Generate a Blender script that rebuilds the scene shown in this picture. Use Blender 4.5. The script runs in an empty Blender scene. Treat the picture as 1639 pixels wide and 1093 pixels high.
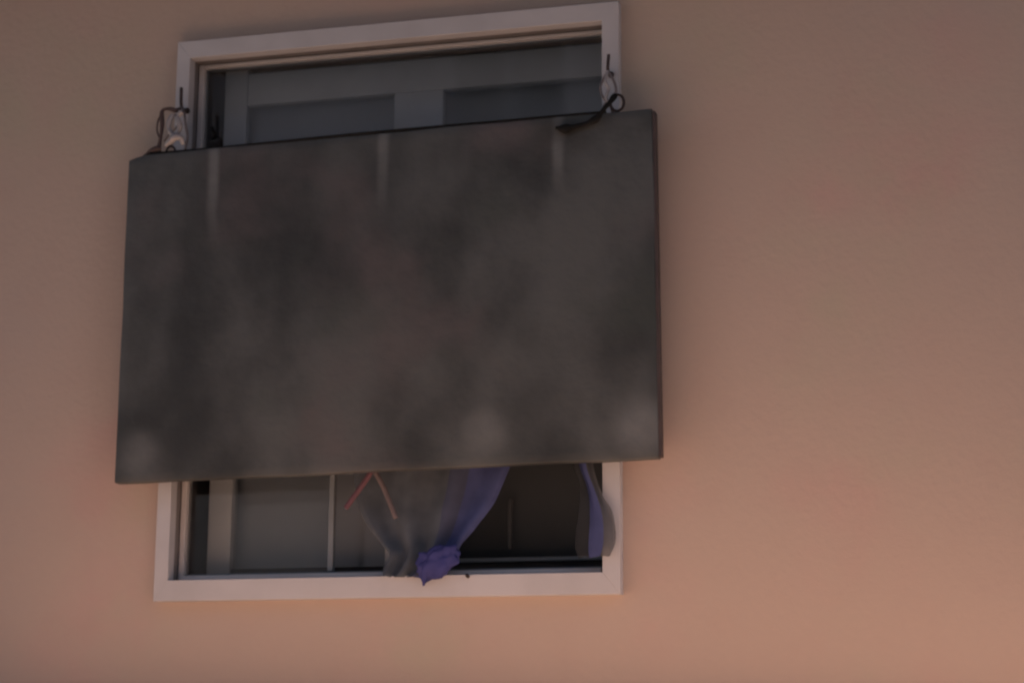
import bpy, bmesh, math, random
from mathutils import Vector, Matrix, noise
random.seed(7)
scene = bpy.context.scene
COL = scene.collection
R = math.radians
ZB = 2.62                      # height of the window's lower edge above the ground

# ------------------------------------------------------------------ camera
cam_data = bpy.data.cameras.new('camera')
cam = bpy.data.objects.new('camera', cam_data); COL.objects.link(cam)
cr, cu, cb = (Vector((.96424705, .26488463, .00798525)), Vector((.04797839, -.2041294, .97776749)),
              Vector((.2606256, -.94242629, -.20953992)))
m = Matrix((cr, cu, cb)).transposed().to_4x4()
m.translation = Vector((1.6326, -4.7412, ZB - .4263))
cam.matrix_world = m
cam_data.sensor_width = 36; cam_data.lens = 71.54
cam_data.clip_start = .05; cam_data.clip_end = 2000
cam_data.dof.use_dof = True                      # a soft, slightly misfocused hand-held frame
cam_data.dof.focus_distance = 3.6
cam_data.dof.aperture_fstop = 5.6
scene.camera = cam

# ------------------------------------------------------------------ light
SUN_EL, SUN_AZ = R(38), R(4)      # low sun from the right, just behind the plane of the facade
to_sun = Vector((math.cos(SUN_AZ) * math.cos(SUN_EL), math.sin(SUN_AZ) * math.cos(SUN_EL), math.sin(SUN_EL)))
world = bpy.data.worlds.new('World'); scene.world = world; world.use_nodes = True
wn = world.node_tree
sky = wn.nodes.new('ShaderNodeTexSky'); sky.sky_type = 'NISHITA'; sky.sun_disc = False
sky.sun_elevation = SUN_EL
sky.sun_rotation = math.atan2(to_sun.x, to_sun.y)
sky.dust_density = 2.0; sky.air_density = .7; sky.ozone_density = 1.0
wn.links.new(sky.outputs[0], wn.nodes['Background'].inputs[0])
wn.nodes['Background'].inputs[1].default_value = .05
sd = bpy.data.lights.new('sun', 'SUN'); sd.energy = 5.0; sd.angle = R(.5); sd.color = (1, .89, .78)
sun = bpy.data.objects.new('sun', sd); COL.objects.link(sun)
sun.rotation_euler = to_sun.to_track_quat('Z', 'Y').to_euler(); sun.location = (8, 2, 9)
vs = scene.view_settings
vs.view_transform = 'Standard'; vs.look = 'None'; vs.gamma = 1; vs.use_curve_mapping = False
vs.exposure = 1.53
scene.cycles.max_bounces = 10; scene.cycles.diffuse_bounces = 6
scene.cycles.transparent_max_bounces = 16
scene.cycles.use_denoising = True

# ------------------------------------------------------------------ materials
def mat(name, col, rough=.7, var=.0, var_col=None, scale=4, detail=4, bump=0, bump_scale=60, metal=0, spec=.5, stretch=(1, 1, 1)):
    mt = bpy.data.materials.new(name); mt.use_nodes = True
    nt = mt.node_tree; b = nt.nodes['Principled BSDF']
    b.inputs['Roughness'].default_value = rough; b.inputs['Metallic'].default_value = metal
    b.inputs['Specular IOR Level'].default_value = spec
    b.inputs['Base Color'].default_value = (*col, 1)
    tc = nt.nodes.new('ShaderNodeTexCoord'); mp = nt.nodes.new('ShaderNodeMapping')
    mp.inputs['Scale'].default_value = stretch
    nt.links.new(tc.outputs['Object'], mp.inputs[0])
    if var:
        n = nt.nodes.new('ShaderNodeTexNoise'); n.inputs['Scale'].default_value = scale; n.inputs['Detail'].default_value = detail
        nt.links.new(mp.outputs[0], n.inputs['Vector'])
        r = nt.nodes.new('ShaderNodeValToRGB')
        vc = var_col or [c * (1 - var) for c in col]
        r.color_ramp.elements[0].position = .35; r.color_ramp.elements[1].position = .68
        r.color_ramp.elements[0].color = (*vc, 1); r.color_ramp.elements[1].color = (*col, 1)
        nt.links.new(n.outputs['Fac'], r.inputs[0]); nt.links.new(r.outputs[0], b.inputs['Base Color'])
    if bump:
        n2 = nt.nodes.new('ShaderNodeTexNoise'); n2.inputs['Scale'].default_value = bump_scale; n2.inputs['Detail'].default_value = 6
        nt.links.new(mp.outputs[0], n2.inputs['Vector'])
        bn = nt.nodes.new('ShaderNodeBump'); bn.inputs['Strength'].default_value = bump; bn.inputs['Distance'].default_value = .01
        nt.links.new(n2.outputs['Fac'], bn.inputs['Height']); nt.links.new(bn.outputs[0], b.inputs['Normal'])
    return mt

def plaster():
    mt = mat('plaster', (.5, .37, .32), .9, bump=.14, bump_scale=55, spec=.2)
    nt = mt.node_tree; b = nt.nodes['Principled BSDF']
    tc = nt.nodes.new('ShaderNodeTexCoord')
    col = None
    base = nt.nodes.new('ShaderNodeRGB'); base.outputs[0].default_value = (.50, .392, .335, 1)
    col = base.outputs[0]
    # blotchy tint patches: rosy, ochre, greyish
    for sc, lo, hi, c, f, off in ((1.1, .50, .72, (.55, .335, .31), .85, 2.4), (1.7, .5, .75, (.455, .405, .32), .8, 7.3),
                                  (.9, .52, .78, (.45, .37, .345), .7, 3.1), (9, .45, .8, (.48, .36, .31), .4, 1.7)):
        mp = nt.nodes.new('ShaderNodeMapping'); mp.inputs['Location'].default_value = (off, 0, off * 2)
        nt.links.new(tc.outputs['Object'], mp.inputs[0])
        n = nt.nodes.new('ShaderNodeTexNoise'); n.inputs['Scale'].default_value = sc; n.inputs['Detail'].default_value = 5
        n.inputs['Roughness'].default_value = .55
        nt.links.new(mp.outputs[0], n.inputs['Vector'])
        mr = nt.nodes.new('ShaderNodeMapRange'); mr.interpolation_type = 'SMOOTHSTEP'
        mr.inputs[1].default_value = lo; mr.inputs[2].default_value = hi; mr.inputs[4].default_value = f
        nt.links.new(n.outputs['Fac'], mr.inputs[0])
        mx = nt.nodes.new('ShaderNodeMix'); mx.data_type = 'RGBA'
        nt.links.new(mr.outputs[0], mx.inputs[0]); nt.links.new(col, mx.inputs[6]); mx.inputs[7].default_value = (*c, 1)
        col = mx.outputs[2]
    nt.links.new(col, b.inputs['Base Color'])
    return mt

def board_mat():
    """weathered dark sheet: cloudy grey-brown, three pale streaks running down from the top edge"""
    mt = mat('weathered_board', (.1, .1, .1), .62, bump=.25, bump_scale=35, spec=.35)
    nt = mt.node_tree; b = nt.nodes['Principled BSDF']; L = nt.links
    tc = nt.nodes.new('ShaderNodeTexCoord')
    def nz(sc, detail, loc, stretch=(1, 1, 1)):
        mp = nt.nodes.new('ShaderNodeMapping'); mp.inputs['Location'].default_value = loc; mp.inputs['Scale'].default_value = stretch
        L.new(tc.outputs['Object'], mp.inputs[0])
        n = nt.nodes.new('ShaderNodeTexNoise'); n.inputs['Scale'].default_value = sc; n.inputs['Detail'].default_value = detail
        L.new(mp.outputs[0], n.inputs['Vector']); return n.outputs['Fac']
    def rng(v, a, c, o=1.0):
        mr = nt.nodes.new('ShaderNodeMapRange'); mr.interpolation_type = 'SMOOTHSTEP'
        mr.inputs[1].default_value = a; mr.inputs[2].default_value = c; mr.inputs[4].default_value = o
        L.new(v, mr.inputs[0]); return mr.outputs[0]
    def mix(fac, a, c):
        mx = nt.nodes.new('ShaderNodeMix'); mx.data_type = 'RGBA'
        L.new(fac, mx.inputs[0])
        if isinstance(a, tuple): mx.inputs[6].default_value = (*a, 1)
        else: L.new(a, mx.inputs[6])
        mx.inputs[7].default_value = (*c, 1); return mx.outputs[2]
    def mth(op, a, c=None):
        n = nt.nodes.new('ShaderNodeMath'); n.operation = op
        for i, v in enumerate((a, c)):
            if v is None: continue
            if isinstance(v, (int, float)): n.inputs[i].default_value = v
            else: L.new(v, n.inputs[i])
        return n.outputs[0]
    col = mix(rng(nz(3.2, 5, (0, 0, 0), (1, 1, .7)), .34, .66), BOARD_D, BOARD_L)
    col = mix(rng(nz(2.3, 4, (5, 0, 3)), .5, .72, .8), col, BOARD_R)
    col = mix(rng(nz(2.8, 3, (9, 1, 2)), .54, .74, .6), col, BOARD_G)
    sep = nt.nodes.new('ShaderNodeSeparateXYZ'); L.new(tc.outputs['Object'], sep.inputs[0])
    wob = mth('MULTIPLY', mth('SUBTRACT', nz(6, 2, (2, 0, 0)), .5), .02)
    for x0, ln in ((-.455, .30), (.005, .24), (.462, .22)):
        dx = mth('ABSOLUTE', mth('SUBTRACT', mth('ADD', sep.outputs[0], wob), x0))
        s = mth('SUBTRACT', 1.0, rng(dx, .004, .022))
        v = rng(mth('SUBTRACT', sep.outputs[2], .43 - ln), 0, ln * .75)
        k = mth('MULTIPLY', mth('MULTIPLY', s, v), mth('ADD', mth('MULTIPLY', nz(14, 3, (0, 0, 0), (1, 1, .3)), .9), .15))
        col = mix(k, col, BOARD_S)
    # scuffed pale lower corners
    for x0, z0, r, f in ((.66, -.36, .10, .9), (-.64, -.36, .09, .5), (.27, -.35, .08, .5)):
        d = nt.nodes.new('ShaderNodeVectorMath'); d.operation = 'DISTANCE'
        L.new(tc.outputs['Object'], d.inputs[0]); d.inputs[1].default_value = (x0, 0, z0)
        k = mth('MULTIPLY', mth('SUBTRACT', 1.0, rng(d.outputs['Value'], .02, r)), mth('MULTIPLY', nz(9, 4, (x0 * 9, 0, 0)), 1.5 * f))
        col = mix(k, col, BOARD_S)
    for x0, z0, r in ((.50, .385, .075), (.44, .395, .05)):
        d = nt.nodes.new('ShaderNodeVectorMath'); d.operation = 'DISTANCE'
        L.new(tc.outputs['Object'], d.inputs[0]); d.inputs[1].default_value = (x0, 0, z0)
        k = mth('MULTIPLY', mth('SUBTRACT', 1.0, rng(d.outputs['Value'], .01, r)), mth('MULTIPLY', nz(12, 4, (x0 * 9, 0, 0)), 1.4))
        col = mix(k, col, (.03, .03, .028))
    L.new(col, b.inputs['Base Color'])
    return mt
BOARD_D, BOARD_L, BOARD_R, BOARD_G, BOARD_S = (.031, .035, .037), (.090, .097, .100), (.105, .091, .095), (.053, .064, .060), (.18, .19, .197)

def glass():
    mt = bpy.data.materials.new('window_glass'); mt.use_nodes = True
    nt = mt.node_tree; nt.nodes.clear()
    out = nt.nodes.new('ShaderNodeOutputMaterial'); mx = nt.nodes.new('ShaderNodeMixShader')
    fr = nt.nodes.new('ShaderNodeFresnel'); fr.inputs[0].default_value = 1.5
    tr = nt.nodes.new('ShaderNodeBsdfTransparent'); tr.inputs[0].default_value = (.95, .96, .96, 1)
    gl = nt.nodes.new('ShaderNodeBsdfGlossy'); gl.inputs['Roughness'].default_value = .04
    nt.links.new(fr.outputs[0], mx.inputs[0]); nt.links.new(tr.outputs[0], mx.inputs[1]); nt.links.new(gl.outputs[0], mx.inputs[2])
    nt.links.new(mx.outputs[0], out.inputs[0])
    return mt

def cloth(name, col, alpha=1.0, trans=.3):
    mt = bpy.data.materials.new(name); mt.use_nodes = True
    nt = mt.node_tree; nt.nodes.clear(); L = nt.links
    out = nt.nodes.new('ShaderNodeOutputMaterial')
    df = nt.nodes.new('ShaderNodeBsdfDiffuse'); tl = nt.nodes.new('ShaderNodeBsdfTranslucent'); tp = nt.nodes.new('ShaderNodeBsdfTransparent')
    tc = nt.nodes.new('ShaderNodeTexCoord'); n = nt.nodes.new('ShaderNodeTexNoise'); n.inputs['Scale'].default_value = 18; n.inputs['Detail'].default_value = 4
    L.new(tc.outputs['Object'], n.inputs['Vector'])
    r = nt.nodes.new('ShaderNodeValToRGB'); r.color_ramp.elements[0].position = .3; r.color_ramp.elements[1].position = .7
    r.color_ramp.elements[0].color = (*[c * .72 for c in col], 1); r.color_ramp.elements[1].color = (*col, 1)
    L.new(n.outputs['Fac'], r.inputs[0]); L.new(r.outputs[0], df.inputs[0]); L.new(r.outputs[0], tl.inputs[0])
    m1 = nt.nodes.new('ShaderNodeMixShader'); m1.inputs[0].default_value = trans
    m2 = nt.nodes.new('ShaderNodeMixShader'); m2.inputs[0].default_value = alpha
    L.new(df.outputs[0], m1.inputs[1]); L.new(tl.outputs[0], m1.inputs[2])
    L.new(tp.outputs[0], m2.inputs[1]); L.new(m1.outputs[0], m2.inputs[2]); L.new(m2.outputs[0], out.inputs[0])
    return mt

M = dict(
    plaster=plaster(), board=board_mat(), glass=glass(),
    white=mat('white_frame_paint', (.53, .52, .545), .5, .12, scale=7, bump=.06, bump_scale=25),
    recess_shade=mat('recess_shade_grey', (.20, .18, .18), .6, .2, scale=10),
    bead=mat('pale_bead', (.55, .52, .52), .45, .1, scale=9),
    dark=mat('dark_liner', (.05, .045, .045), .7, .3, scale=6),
    alu=mat('dull_aluminium', (.24, .26, .28), .45, .15, scale=12, metal=.3),
    inner=mat('grey_inner_paint', (.78, .79, .82), .6, .15, scale=5),
    blind=mat('grey_blind', (.52, .54, .60), .8, .2, scale=3),
    pane_fill=mat('pale_pane_fill', (.76, .78, .84), .8, .15, scale=3),
    dim_fill=mat('dim_room_fill', (.085, .095, .105), .9, .2, scale=3),
    handle=mat('dark_handle', (.105, .11, .115), .5, .2, scale=30),
    red_pale=mat('bleached_cord', (.15, .115, .12), .7, .25, scale=60),
    added_soffit=mat('dark_added_soffit', (.14, .13, .125), .8, .3, scale=3),  # underside of the added eave, kept dark to dim the upper wall
    room=mat('room_paint', (.75, .73, .72), .9, .2, scale=2),
    edge=mat('board_edge', (.07, .05, .05), .7, .3, scale=15),
    iron=mat('dark_iron', (.045, .032, .032), .55, .3, scale=40, metal=.4),
    wire=mat('grey_wire', (.17, .15, .155), .5, .2, scale=50, metal=.3),
    brown=mat('rusty_wire', (.07, .045, .045), .7, .3, scale=50),
    pale=mat('pale_plastic_tie', (.36, .34, .35), .45, .25, scale=30),
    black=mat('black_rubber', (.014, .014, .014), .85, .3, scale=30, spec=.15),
    red=mat('faded_red_cord', (.14, .06, .08), .7, .25, scale=60),
    grey_cloth=cloth('grey_cloth', (.135, .152, .18), 1, .25),
    blue_cloth=cloth('blue_cloth', (.10, .118, .27), 1, .2),
    violet=cloth('violet_blue_cloth', (.075, .08, .25), 1, .15),
    faded_cloth=cloth('faded_blue_cloth', (.10, .112, .18), 1, .22),
    sheer=cloth('sheer_cloth', (.15, .155, .17), .76, .35),
    shade_cloth=cloth('dark_sheer_cloth', (.075, .08, .09), .62, .3),
    tile=mat('warm_bounce_tile', (.70, .475, .36), .8, .2, scale=8),
    tile_old=mat('old_roof_tile', (.30, .15, .10), .85, .4, scale=6),
    wood=mat('dark_timber', (.16, .10, .07), .8, .3, scale=5, stretch=(1, 1, 8)),
    paving=mat('paving_ground', (.10, .088, .078), .9, .3, scale=1.2, bump=.4, bump_scale=12),
    far=mat('pale_render', (.40, .39, .40), .9, .25, scale=1),
)

# ------------------------------------------------------------------ helpers
def link_mesh(name, verts, faces, material, parent=None, smooth=False, org=(0, 0, 0)):
    me = bpy.data.meshes.new(name)
    me.from_pydata([Vector(v) - Vector(org) for v in verts], [], faces)
    me.materials.append(material)
    bm = bmesh.new(); bm.from_mesh(me); bmesh.ops.recalc_face_normals(bm, faces=bm.faces); bm.to_mesh(me); bm.free()
    if smooth:
        for p in me.polygons: p.use_smooth = True
    o = bpy.data.objects.new(name, me); COL.objects.link(o)
    if parent: o.parent = parent
    else: o.location = org
    return o

def empty(name, loc, parent=None):
    o = bpy.data.objects.new(name, None); COL.objects.link(o); o.empty_display_size = .1
    o.location = loc
    if parent: o.parent = parent
    return o

def tag(o, label, cat=None, group=None, kind=None):
    if label: o['label'] = label
    if cat: o['category'] = cat
    if group: o['group'] = group
    if kind: o['kind'] = kind
    return o

def bevel(o, w, seg=2):
    md = o.modifiers.new('bevel', 'BEVEL'); md.width = w; md.segments = seg; md.limit_method = 'ANGLE'
    return o

def box(name, x0, x1, y0, y1, z0, z1, material, parent=None, org=(0, 0, 0), bw=0):
    v = [(x, y, z) for z in (z0, z1) for y in (y0, y1) for x in (x0, x1)]
    f = [(0, 1, 3, 2), (4, 6, 7, 5), (0, 4, 5, 1), (2, 3, 7, 6), (0, 2, 6, 4), (1, 5, 7, 3)]
    o = link_mesh(name, v, f, material, parent, org=org)
    if bw: bevel(o, bw)
    return o

def prism(name, poly, y0, y1, material, parent=None, org=(0, 0, 0), bw=0):
    n = len(poly)
    v = [(x, y0, z) for x, z in poly] + [(x, y1, z) for x, z in poly]
    f = [tuple(range(n)), tuple(range(2 * n - 1, n - 1, -1))] + [(i, (i + 1) % n, n + (i + 1) % n, n + i) for i in range(n)]
    o = link_mesh(name, v, f, material, parent, org=org)
    if bw: bevel(o, bw)
    return o

def spline(pts, n=10, closed=False):
    P = [Vector(p) for p in pts]; out = []
    N = len(P)
    for i in range(N if closed else N - 1):
        if closed: p0, p1, p2, p3 = P[(i - 1) % N], P[i], P[(i + 1) % N], P[(i + 2) % N]
        else: p0, p1, p2, p3 = P[max(i - 1, 0)], P[i], P[i + 1], P[min(i + 2, N - 1)]
        for k in range(n):
            t = k / n
            out.append(.5 * ((2 * p1) + (p2 - p0) * t + (2 * p0 - 5 * p1 + 4 * p2 - p3) * t * t + (3 * p1 - p0 - 3 * p2 + p3) * t ** 3))
    if not closed: out.append(P[-1])
    return out

def tube(name, pts, r, material, parent=None, org=(0, 0, 0), n=8, seg=8, closed=False, taper=None, flat=1.0):
    path = spline(pts, n, closed); N = len(path)
    verts, faces = [], []
    up = Vector((.13, -.97, .2)).normalized(); prev = None
    for i, p in enumerate(path):
        a = path[(i - 1) % N] if closed else path[max(i - 1, 0)]
        c = path[(i + 1) % N] if closed else path[min(i + 1, N - 1)]
        t = (c - a).normalized()
        s = t.cross(up).normalized() if prev is None else (prev - t * prev.dot(t)).normalized()
        prev = s; u = s.cross(t)
        rr = r * (taper(i / (N - 1)) if taper else 1)
        for k in range(seg):
            an = 2 * math.pi * k / seg
            verts.append(p + s * math.cos(an) * rr + u * math.sin(an) * rr * flat)
    rings = N if closed else N - 1
    for i in range(rings):
        j = (i + 1) % N
        for k in range(seg):
            k2 = (k + 1) % seg
            faces.append((i * seg + k, i * seg + k2, j * seg + k2, j * seg + k))
    if not closed:
        faces.append(tuple(range(seg))); faces.append(tuple((N - 1) * seg + k for k in range(seg)))
    return link_mesh(name, verts, faces, material, parent, True, org)

def interp(pts, t):
    """position along a polyline by index fraction, Catmull-Rom smoothed"""
    s = t * (len(pts) - 1); i = min(int(s), len(pts) - 2); f = s - i
    g = lambda k: Vector(pts[max(0, min(len(pts) - 1, k))])
    p0, p1, p2, p3 = g(i - 1), g(i), g(i + 1), g(i + 2)
    return .5 * ((2 * p1) + (p2 - p0) * f + (2 * p0 - 5 * p1 + 4 * p2 - p3) * f * f + (3 * p1 - p0 - 3 * p2 + p3) * f ** 3)

def drape(name, left, right, u0, u1, material, parent, org, folds, amp, seed, nu=26, nv=46, thick=.0015):
    """hanging cloth between two outlines (x, y, z), with folds running down it"""
    verts, faces = [], []
    for j in range(nv + 1):
        v = j / nv; a, c = interp(left, v), interp(right, v)
        for i in range(nu + 1):
            u = u0 + (u1 - u0) * i / nu
            p = a.lerp(c, u)
            w = math.sin(u * folds * 2 * math.pi + seed + 1.5 * noise.noise(Vector((u * 2, v * 2.2, seed))))
            w += .6 * noise.noise(Vector((u * 6, v * 5, seed + 3)))
            e = 1 if 0 < u < 1 else .3
            p = p + Vector((.002 * noise.noise(Vector((v * 9, u * 5, seed))), -amp * w * e, .003 * noise.noise(Vector((u * 7, v * 7, seed + 9)))))
            verts.append(p)
    W = nu + 1
    for j in range(nv):
        for i in range(nu):
            faces.append((j * W + i, j * W + i + 1, (j + 1) * W + i + 1, (j + 1) * W + i))
    o = link_mesh(name, verts, faces, material, parent, True, org)
    return o

Z = lambda z: ZB + z

# ------------------------------------------------------------------ setting
g = link_mesh('ground', [(-400, -400, 0), (400, -400, 0), (400, 400, 0), (-400, 400, 0)], [(0, 1, 2, 3)], M['paving'])
tag(g, None, kind='structure')

# ------------------------------------------------------------------ house
XL, XR, DEPTH, TOP = -5.5, 2.3, 5.0, Z(2.4)
OX0, OX1, OZ0, OZ1 = -.585, .585, Z(.015), Z(1.468)
house = tag(empty('plastered_house', (0, 0, 0)), 'pinkish plastered house wall with one white framed window', 'house')
# front wall: 0.28 m thick with the window opening through it
xs, zs, T = (XL, OX0, OX1, XR), (0, OZ0, OZ1, TOP), .28
verts, faces = [], []
for y in (0, T):
    for z in zs:
        for x in xs: verts.append((x, y, z))
idx = lambda s, i, j: s * 16 + j * 4 + i
for s in (0, 1):
    for j in range(3):
        for i in range(3):
            if (i, j) != (1, 1): faces.append((idx(s, i, j), idx(s, i + 1, j), idx(s, i + 1, j + 1), idx(s, i, j + 1)))
for i in range(3):
    faces += [(idx(0, i, 0), idx(0, i + 1, 0), idx(1, i + 1, 0), idx(1, i, 0)), (idx(0, i, 3), idx(0, i + 1, 3), idx(1, i + 1, 3), idx(1, i, 3)),
              (idx(0, 0, i), idx(0, 0, i + 1), idx(1, 0, i + 1), idx(1, 0, i)), (idx(0, 3, i), idx(0, 3, i + 1), idx(1, 3, i + 1), idx(1, 3, i))]
for a, c in (((1, 1), (2, 1)), ((1, 2), (2, 2)), ((1, 1), (1, 2)), ((2, 1), (2, 2))):
    faces.append((idx(0, *a), idx(0, *c), idx(1, *c), idx(1, *a)))
link_mesh('front_wall', verts, faces, M['plaster'], house)
box('side_wall', XL, XL + .28, T + .002, DEPTH, 0, TOP, M['plaster'], house)
box('side_wall', XR - .28, XR, T + .002, DEPTH, 0, TOP, M['plaster'], house)
box('back_wall', XL, XR, DEPTH + .002, DEPTH + .28, 0, TOP, M['plaster'], house)
# the dark room behind the window: five inner faces of a box
rx0, rx1, ry0, ry1, rz0, rz1 = -.9, .9, T + .004, 1.3, Z(-.5), Z(1.65)
v = [(x, y, z) for z in (rz0, rz1) for y in (ry0, ry1) for x in (rx0, rx1)]
link_mesh('room_lining', v, [(0, 1, 3, 2), (4, 6, 7, 5), (2, 3, 7, 6), (0, 2, 6, 4), (1, 5, 7, 3)], M['room'], house)
# unseen roof, its overhang added to keep sky light off the upper wall
OV = 1.2
roof = link_mesh('roof', [(XL - .4, -OV, TOP + .03), (XR + .02, -OV, TOP + .03), (XR + .02, DEPTH / 2, TOP + 1.4), (XL - .4, DEPTH / 2, TOP + 1.4),
                          (XR + .02, DEPTH + OV, TOP + .03), (XL - .4, DEPTH + OV, TOP + .03)],
                 [(0, 1, 2, 3), (3, 2, 4, 5), (0, 3, 5), (1, 4, 2)], M['tile_old'], house)
box('added_soffit', XL - .4, XR + .02, -OV, DEPTH + OV, TOP + .002, TOP + .025, M['added_soffit'], house)
# unseen tiled lean-to, added below to bounce warm sun onto the wall
lt = empty('bounce_lean_to', (0, 0, 0), house)
LX0, LX1, LZ, LD, SL = -2.2, XR - .02, Z(-.31), 1.55, .05
tx = LX0; k = 0
while tx < LX1 - .1:
    v, f = [], []
    rows = 7
    for r_ in range(rows + 1):
        yy = -.004 - LD * r_ / rows
        for s in range(9):
            an = math.pi * s / 8
            v.append((tx + .105 - .105 * math.cos(an), yy, LZ - SL * LD * r_ / rows + .022 * math.sin(an)))
    for r_ in range(rows):
        for s in range(8):
            a = r_ * 9 + s; f.append((a, a + 1, a + 10, a + 9))
    link_mesh('bounce_course', v, f, M['tile'], lt, True)
    tx += .212; k += 1
prism('bounce_deck', [(LX0 - .03, 0), (LX1, 0), (LX1, -.03), (LX0 - .03, -.03)], 0, 1, M['wood'], lt)
dk = lt.children[-1].data
for vv in dk.vertices:
    d = vv.co.y; vv.co.y = -.003 - d * (LD - .02); vv.co.z = LZ - .012 + vv.co.z - SL * LD * d
for px in (LX0 + .1, LX1 - .1):
    box('post', px - .05, px + .05, -LD + .08, -LD + .18, 0, LZ - SL * LD - .03, M['wood'], lt)

# ------------------------------------------------------------------ unseen houses added round the yard to block sky light
def sky_blocker(name, loc, rz, w, h, label):
    hs = tag(empty(name, loc), label, 'house'); hs.rotation_euler.z = rz
    box('wall', -w / 2, w / 2, -6, 0, 0, h, M['far'], hs)
    link_mesh('roof', [(-w / 2 - .4, .4, h - .05), (w / 2 + .4, .4, h - .05), (w / 2 + .4, -3, h + 1.6), (-w / 2 - .4, -3, h + 1.6), (w / 2 + .4, -6.4, h - .05), (-w / 2 - .4, -6.4, h - .05)],
              [(0, 1, 2, 3), (3, 2, 4, 5), (0, 3, 5), (1, 4, 2), (0, 1, 4, 5)], M['tile_old'], hs)
    n = int(w // 3.5)
    for i in range(n):
        wx = (i - (n - 1) / 2) * 3.5
        wz = 1.0
        while wz + 1.8 < h:
            wo = box('window', wx - .5, wx + .5, .002, .07, wz, wz + 1.4, M['white'], hs, bw=.005)
            for sx in (0, 1):
                box('pane', wx - .45 + sx * .47, wx - .02 + sx * .47, .071, .075, wz + .06, wz + 1.34, M['dark'], wo)
            wz += 2.8
    return hs
sky_blocker('sky_block_house', (1, -10, 0), 0, 20, 9.2, 'long unseen three storey house added across the yard to block sky')
sky_blocker('sky_block_house', (15, -1, 0), R(90), 14, 9.4, 'unseen three storey house added at the sunny end of the yard to block sky')
sky_blocker('sky_block_house', (-13, -3, 0), R(-90), 12, 6.4, 'unseen two storey house added at the shaded end of the yard to block sky')

# ------------------------------------------------------------------ window (a part of the house)
win = tag(empty('window', (0, 0, 0), house), 'white framed window with dark panes, half open at the bottom')
Wx0, Wx1, Wz0, Wz1 = -.6, .6, Z(0), Z(1.4814)
ix0, ix1, iz0, iz1 = -.563, .557, Z(.052), Z(1.434)
YF = -.03
prism('casing_board', [(Wx0, Wz1), (Wx1, Wz1), (ix1, iz1), (ix0, iz1)], YF, .004, M['white'], win, bw=.0009)
prism('casing_board', [(Wx0, Wz0), (Wx1, Wz0), (ix1, iz0), (ix0, iz0)], YF - .001, .004, M['white'], win, bw=.0009)
prism('casing_board', [(Wx0, Wz0), (ix0, iz0), (ix0, iz1), (Wx0, Wz1)], YF - .0005, .004, M['white'], win, bw=.0009)
prism('casing_board', [(Wx1, Wz0), (ix1, iz0), (ix1, iz1), (Wx1, Wz1)], YF - .0015, .004, M['white'], win, bw=.0009)
# reveal liners from casing to glazing, the recess shade put into their grey
box('reveal_liner', -.584, ix0 - .001, .005, .10, OZ0 + .004, OZ1 - .004, M['recess_shade'], win)
box('reveal_liner', ix1 + .001, .584, .005, .10, OZ0 + .004, OZ1 - .004, M['recess_shade'], win)
box('reveal_liner', ix0, ix1, .005, .10, iz1 + .001, OZ1 - .002, M['recess_shade'], win)
box('reveal_liner', ix0, ix1, .005, .10, OZ0 + .002, iz0 - .003, M['recess_shade'], win)
# pale outer frame that holds the glass
FY0, FY1 = .028, .062
fx0, fx1, fz0, fz1 = -.548, .546, Z(.060), Z(1.424)
box('outer_frame_stile', ix0 + .001, fx0, FY0, FY1, iz0, iz1 - .001, M['bead'], win, bw=.002)
box('outer_frame_stile', fx1, ix1 - .001, FY0, FY1, iz0, iz1 - .001, M['bead'], win, bw=.002)
box('outer_frame_rail', fx0 + .001, fx1 - .001, FY0 + .001, FY1, fz1, iz1 - .001, M['bead'], win, bw=.002)
box('bottom_track', fx0 + .001, fx1 - .001, .006, .016, iz0 - .002, Z(.066), M['bead'], win, bw=.001)
box('bottom_track', fx0 + .001, fx1 - .001, .040, .052, iz0 - .002, Z(.073), M['alu'], win, bw=.001)
box('transom', fx0 + .001, fx1 - .001, FY0 + .002, FY1, Z(.68), Z(.73), M['bead'], win, bw=.002)
box('upper_pane', fx0 + .002, fx1 - .002, .044, .048, Z(.731), fz1 - .001, M['glass'], win)
box('sash_stile', -.163, -.149, .038, .056, Z(.074), Z(.679), M['alu'], win, bw=.002)
box('lower_pane', fx0 + .002, -.164, .044, .048, Z(.074), Z(.679), M['glass'], win)
# dark lining deeper in the wall
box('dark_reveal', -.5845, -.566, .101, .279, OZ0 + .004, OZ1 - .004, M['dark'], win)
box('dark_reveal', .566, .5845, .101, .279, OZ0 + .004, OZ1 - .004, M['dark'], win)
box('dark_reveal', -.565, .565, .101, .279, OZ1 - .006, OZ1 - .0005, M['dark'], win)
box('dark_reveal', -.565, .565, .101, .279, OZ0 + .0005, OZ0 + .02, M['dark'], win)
# inner casement window, grey: frame, mullion, two closed lights above, one light open below
NY0, NY1 = .140, .175
box('inner_stile', -.535, -.469, NY0, NY1, Z(.04), Z(1.455), M['inner'], win, bw=.003)
box('inner_stile', .530, .562, NY0, NY1, Z(.04), Z(1.455), M['inner'], win, bw=.003)
box('inner_mullion', -.047, .090, NY0 - .002, NY1, Z(.04), Z(1.348), M['inner'], win, bw=.003)
box('inner_top_rail', -.468, .529, NY0 + .001, NY1, Z(1.349), Z(1.440), M['inner'], win, bw=.003)
box('inner_transom', -.468, -.048, NY0 + .001, NY1, Z(.70), Z(.76), M['inner'], win, bw=.003)
box('inner_transom', .091, .529, NY0 + .001, NY1, Z(.70), Z(.76), M['inner'], win, bw=.003)
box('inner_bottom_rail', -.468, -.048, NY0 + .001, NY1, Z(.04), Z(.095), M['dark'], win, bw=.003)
box('inner_bottom_rail', .091, .529, NY0 + .012, NY1, Z(.04), Z(.098), M['dark'], win, bw=.003)
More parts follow.
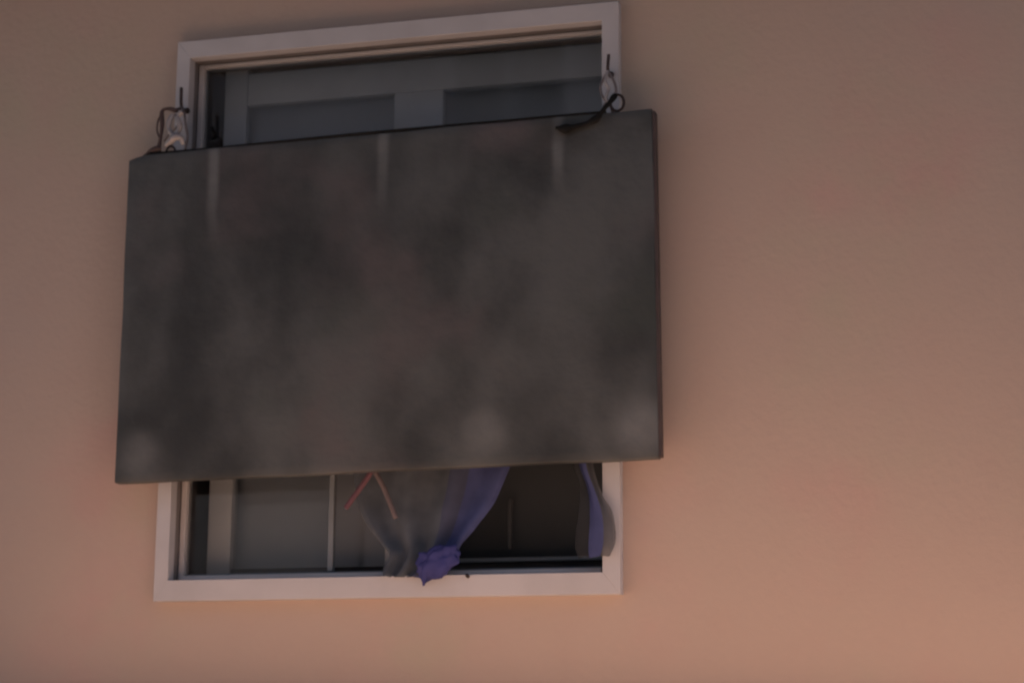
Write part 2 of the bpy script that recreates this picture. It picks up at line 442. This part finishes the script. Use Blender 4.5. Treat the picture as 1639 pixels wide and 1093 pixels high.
box('inner_sill_bar', .091, .529, NY0 - .004, NY0 + .010, Z(.099), Z(.110), M['alu'], win, bw=.002)
box('inner_pane', -.467, -.048, .156, .160, Z(.761), Z(1.348), M['glass'], win)
box('inner_pane', .091, .529, .156, .160, Z(.761), Z(1.348), M['glass'], win)
box('inner_pane', -.467, -.048, .156, .160, Z(.096), Z(.699), M['glass'], win)
box('blind', -.56, -.01, .205, .209, Z(.04), Z(1.45), M['blind'], win)
box('blind', .04, .56, .225, .229, Z(.62), Z(1.45), M['pane_fill'], win)  # added pale sheet that brightens the right upper pane from behind
box('dim_room_sheet', .091, .56, .232, .236, Z(.03), Z(.615), M['dim_fill'], win)  # added sheet, its colour standing for the dim room in the opening
tube('handle', [(.268, .195, Z(.262)), (.268, .190, Z(.245)), (.267, .189, Z(.20)), (.268, .190, Z(.155)), (.268, .195, Z(.138))], .0055, M['handle'], win)
tube('catch', [(.222, -.0315, Z(.050)), (.224, -.037, Z(.050)), (.226, -.0315, Z(.046))], .004, M['iron'], win, n=4)

# ------------------------------------------------------------------ the board hung in front of the window
BW, BH, BT = 1.397, .862, .030
bc = Vector((.003, -.075, Z(.733)))
board = tag(empty('hanging_board', bc), 'large weathered dark grey board hanging on wires across the window', 'board')
board.rotation_euler = (R(-.4), R(-.72), 0)
def slab():
    nx, nz = 56, 36
    v, f = [], []
    hw, hh = BW / 2, BH / 2
    def ed(s, t):
        x = -hw + BW * s; z = -hh + BH * t
        # edges not quite straight
        if s in (0, 1): x += .0025 * noise.noise(Vector((s * 5, t * 5, 1))) + (.004 * (t - .5) if s == 0 else -.003 * (t > .6) * (t - .6))
        if t in (0, 1): z += .003 * noise.noise(Vector((s * 7, t * 5, 2)))
        # worn, rounded upper left corner
        if s < .03 and t > .96: z -= .012 * (1 - s / .03) * (t - .96) / .04
        return x, z
    for side in (0, 1):
        for j in range(nz + 1):
            for i in range(nx + 1):
                s, t = i / nx, j / nz
                x, z = ed(s, t)
                wv = .0022 * noise.noise(Vector((s * 3, t * 2, 4))) + .0012 * noise.noise(Vector((s * 9, t * 6, 5)))
                for c0 in (1 / 6, .5, 5 / 6): wv -= .0016 * math.exp(-((s - c0) / .012) ** 2)
                y = (-BT / 2 + wv) if side == 0 else BT / 2
                v.append((x, y, z))
    N = (nx + 1) * (nz + 1); W = nx + 1
    for j in range(nz):
        for i in range(nx):
            a = j * W + i
            f.append((a, a + 1, a + W + 1, a + W)); f.append((N + a, N + a + W, N + a + W + 1, N + a + 1))
    per = [i for i in range(W)] + [j * W + nx for j in range(1, nz + 1)] + [nz * W + i for i in range(nx - 1, -1, -1)] + [j * W for j in range(nz - 1, 0, -1)]
    for a, c in zip(per, per[1:] + per[:1]): f.append((a, c, N + c, N + a))
    return v, f
v, f = slab()
sl = link_mesh('panel', v, f, M['board'], board, True)
bevel(sl, .003, 2)
box('edge_strip', BW / 2 - .001, BW / 2 + .006, -BT / 2 + .001, BT / 2 + .002, -BH / 2 + .004, BH / 2 - .006, M['edge'], board, bw=.002)
for sx in (-.585, .585):
    tube('eyelet', [(sx - .012, 0, BH / 2 - .002), (sx - .011, 0, BH / 2 + .014), (sx, 0, BH / 2 + .022), (sx + .011, 0, BH / 2 + .014), (sx + .012, 0, BH / 2 - .002)],
         .0028, M['iron'], board)

# dark tube standing for the shaded gap along the board's top edge
def btop(x): return Z(.733) + BH / 2 + (x - .003) * math.tan(R(.72))
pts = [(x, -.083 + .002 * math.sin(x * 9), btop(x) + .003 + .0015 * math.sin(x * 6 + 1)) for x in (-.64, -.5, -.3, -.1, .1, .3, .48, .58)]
tag(tube('cord', pts, .0042, M['black'], None, pts[0], n=10), 'thin dark strip standing for the shaded gap along the top edge of the board', 'cord')

# hooks driven into the casing
def hook(x, zt, zb, lean, label):
    o = (x, -.032, Z(zb))
    h = tag(empty('hook', o), label, 'hook', 'hooks in the window casing')
    tube('shank', [(x, -.026, Z(zb + .004)), (x, -.045, Z(zb + .002)), (x, -.062, Z(zb)), (x, -.070, Z(zb + .008)), (x + lean * .4, -.072, Z((zt + zb) / 2)), (x + lean, -.072, Z(zt))],
         .0042, M['iron'], h, o, n=6)
    tube('collar', [(x, -.030, Z(zb + .004)), (x, -.036, Z(zb + .004))], .008, M['iron'], h, o, n=2)
    return h
hook(-.564, 1.337, 1.282, -.001, 'dark iron hook in the casing above the pale plastic tie')
hook(.581, 1.326, 1.283, .003, 'dark iron hook in the casing above the black strap')

# fastening at the upper left: rusty wire loop with a pale tie twisted round it
o = (-.60, -.075, Z(1.165))
wl = tag(empty('wire_loop', o), 'rusty wire loop with pale plastic tie at upper left of board', 'wire')
tube('strand', [(-.564, -.066, Z(1.284)), (-.575, -.076, Z(1.274)), (-.595, -.079, Z(1.279)), (-.612, -.082, Z(1.272)), (-.610, -.083, Z(1.235)), (-.613, -.082, Z(1.20)), (-.620, -.080, Z(1.172)), (-.640, -.078, Z(1.160))],
     .0042, M['brown'], wl, o, taper=lambda t: 1.0 + .5 * math.sin(t * 9) ** 2)
tube('strand', [(-.612, -.080, Z(1.272)), (-.624, -.078, Z(1.250)), (-.627, -.077, Z(1.225)), (-.620, -.077, Z(1.205))], .0026, M['brown'], wl, o)
tube('strand', [(-.564, -.07, Z(1.284)), (-.552, -.074, Z(1.262)), (-.547, -.075, Z(1.235)), (-.540, -.075, Z(1.20)), (-.545, -.075, Z(1.165))], .0034, M['wire'], wl, o)
tube('plastic_tie', [(-.580, -.080, Z(1.262)), (-.590, -.084, Z(1.240)), (-.585, -.088, Z(1.215)), (-.568, -.088, Z(1.200)), (-.558, -.086, Z(1.225)), (-.566, -.084, Z(1.252)), (-.556, -.082, Z(1.266))],
     .0068, M['pale'], wl, o, taper=lambda t: .7 + .5 * abs(math.sin(t * 11)))
tube('plastic_tie', [(-.596, -.086, Z(1.176)), (-.582, -.090, Z(1.186)), (-.566, -.091, Z(1.196)), (-.552, -.088, Z(1.192)), (-.546, -.084, Z(1.176))],
     .0085, M['pale'], wl, o, taper=lambda t: .55 + .6 * math.sin(math.pi * t))
tube('strand', [(-.602, -.082, Z(1.19)), (-.588, -.09, Z(1.202)), (-.572, -.091, Z(1.214)), (-.56, -.087, Z(1.238)), (-.575, -.08, Z(1.262))], .0026, M['wire'], wl, o)
# knotted end lying on the corner of the board
tube('knot', [(-.612, -.078, Z(1.172)), (-.626, -.084, Z(1.170)), (-.640, -.08, Z(1.167)), (-.652, -.076, Z(1.161)), (-.662, -.075, Z(1.156))], .0085, M['brown'], wl, o, taper=lambda t: 1 - .6 * t)

# fastening at the upper right: diamond of grey wire
o = (.59, -.075, Z(1.175))
wr = tag(empty('wire_loop', o), 'grey wire diamond and ring at upper right of board', 'wire')
tube('strand', [(.581, -.068, Z(1.286)), (.571, -.075, Z(1.262)), (.564, -.078, Z(1.238)), (.572, -.08, Z(1.212)), (.588, -.08, Z(1.193)), (.594, -.075, Z(1.172))], .0030, M['wire'], wr, o)
tube('strand', [(.581, -.068, Z(1.286)), (.592, -.075, Z(1.266)), (.602, -.078, Z(1.242)), (.603, -.08, Z(1.222)), (.590, -.082, Z(1.204)), (.574, -.08, Z(1.192)), (.570, -.075, Z(1.172))], .0034, M['wire'], wr, o)
tube('strand', [(.581, -.07, Z(1.284)), (.577, -.078, Z(1.255)), (.585, -.08, Z(1.235)), (.579, -.082, Z(1.212)), (.586, -.082, Z(1.198))], .0040, M['pale'], wr, o)
tube('ring', [(.607 + .017 * math.cos(a), -.080, Z(1.196) + .021 * math.sin(a)) for a in [i * math.pi / 4 for i in range(8)]], .0036, M['iron'], wr, o, closed=True, n=5)
# black strap from the ring down over the face of the board
pts = [(.604, -.084, Z(1.217)), (.592, -.092, Z(1.196)), (.577, -.099, Z(1.176)), (.560, -.100, Z(1.154)), (.535, -.0985, Z(1.143)), (.508, -.098, Z(1.138)), (.480, -.0975, Z(1.134)), (.455, -.0970, Z(1.139))]
st = tag(tube('strap', pts, .0085, M['black'], None, pts[3], n=8, taper=lambda t: .62 + .25 * math.sin(t * 3.1) + .20 * math.sin(t * 17) + .12 * math.sin(t * 31) + (.45 * math.exp(-((t - .86) / .09) ** 2)), flat=.5),
         'short black rubber strap running onto the board face below the ring', 'strap')

# ------------------------------------------------------------------ cloths in the open lower half
o = (.1, .0, Z(.06))
c1 = tag(empty('curtain', o), 'grey curtain with blue edge bunched over the window sill', 'curtain')
left = [(-.14, .025, Z(.66)), (-.12, .02, Z(.52)), (-.10, .015, Z(.40)), (-.082, .012, Z(.262)), (-.058, .006, Z(.198)), (-.018, .0, Z(.146)), (.016, -.012, Z(.108)), (.008, -.026, Z(.072)), (.012, -.040, Z(.050))]
right = [(.42, .03, Z(.66)), (.375, .025, Z(.50)), (.340, .02, Z(.388)), (.306, .012, Z(.290)), (.276, .006, Z(.226)), (.238, .0, Z(.172)), (.204, -.012, Z(.130)), (.182, -.026, Z(.085)), (.120, -.040, Z(.046))]
drape('cloth', left, right, 0, .62, M['grey_cloth'], c1, o, 3.2, .010, 1.0)
drape('faded_border', left, right, .62, .74, M['faded_cloth'], c1, o, 3.2, .010, 1.0, nu=8)
drape('blue_border', left, right, .74, 1.0, M['blue_cloth'], c1, o, 3.2, .010, 1.0, nu=12)
# bunched blue end spilling over the sill
bm = bmesh.new(); bmesh.ops.create_icosphere(bm, subdivisions=4, radius=1)
for vv in bm.verts:
    p = vv.co.copy(); k = 1 + .42 * noise.noise(p * 2.1 + Vector((3, 1, 0))) + .22 * noise.noise(p * 4.6 + Vector((0, 7, 1)))
    drop = max(0, -p.z)
    x = .150 + .050 * p.x * k * (1 - .45 * drop) + .014 * p.z - .012 * drop; z = .078 + .042 * p.z * k
    vv.co = Vector((x, -.046 + .018 * p.y * k, Z(z))) - Vector(o)
me = bpy.data.meshes.new('bunched_end'); bm.to_mesh(me); bm.free(); me.materials.append(M['violet'])
for p in me.polygons: p.use_smooth = True
be = bpy.data.objects.new('bunched_end', me); COL.objects.link(be); be.parent = c1

o = (.53, -.03, Z(.09))
c2 = tag(empty('curtain', o), 'sheer curtain with blue band blown over the right casing', 'curtain')
left = [(.455, .022, Z(.66)), (.462, .018, Z(.50)), (.472, .0, Z(.38)), (.479, -.01, Z(.31)), (.500, -.02, Z(.257)), (.496, -.024, Z(.196)), (.488, -.026, Z(.125)), (.497, -.028, Z(.086))]
right = [(.530, .022, Z(.66)), (.532, .016, Z(.50)), (.529, -.012, Z(.38)), (.536, -.04, Z(.305)), (.560, -.047, Z(.236)), (.586, -.052, Z(.190)), (.594, -.054, Z(.125)), (.580, -.052, Z(.088))]
drape('cloth', left, right, 0, .34, M['shade_cloth'], c2, o, 2.1, .005, 5.0, nu=12)
drape('blue_band', left, right, .34, .70, M['blue_cloth'], c2, o, 2.1, .005, 5.0, nu=12)
drape('sheer_edge', left, right, .70, 1.0, M['sheer'], c2, o, 2.1, .005, 5.0, nu=12)

# red cord looped over the board's lower edge in front of the grey curtain
pts = [(-.096, -.022, Z(.222)), (-.078, -.024, Z(.245)), (-.060, -.026, Z(.268)), (-.036, -.028, Z(.300)), (-.026, -.028, Z(.322)), (-.014, -.028, Z(.302)), (.004, -.026, Z(.270)), (.020, -.024, Z(.232)), (.036, -.022, Z(.194))]
rc = tag(empty('looped_cord', pts[4]), 'faded red cord hanging in a pointed loop below the board', 'cord')
tube('cord_strand', pts[:5], .0072, M['red'], rc, pts[4], flat=.4)
tube('cord_strand', pts[4:], .0062, M['red_pale'], rc, pts[4], flat=.4)
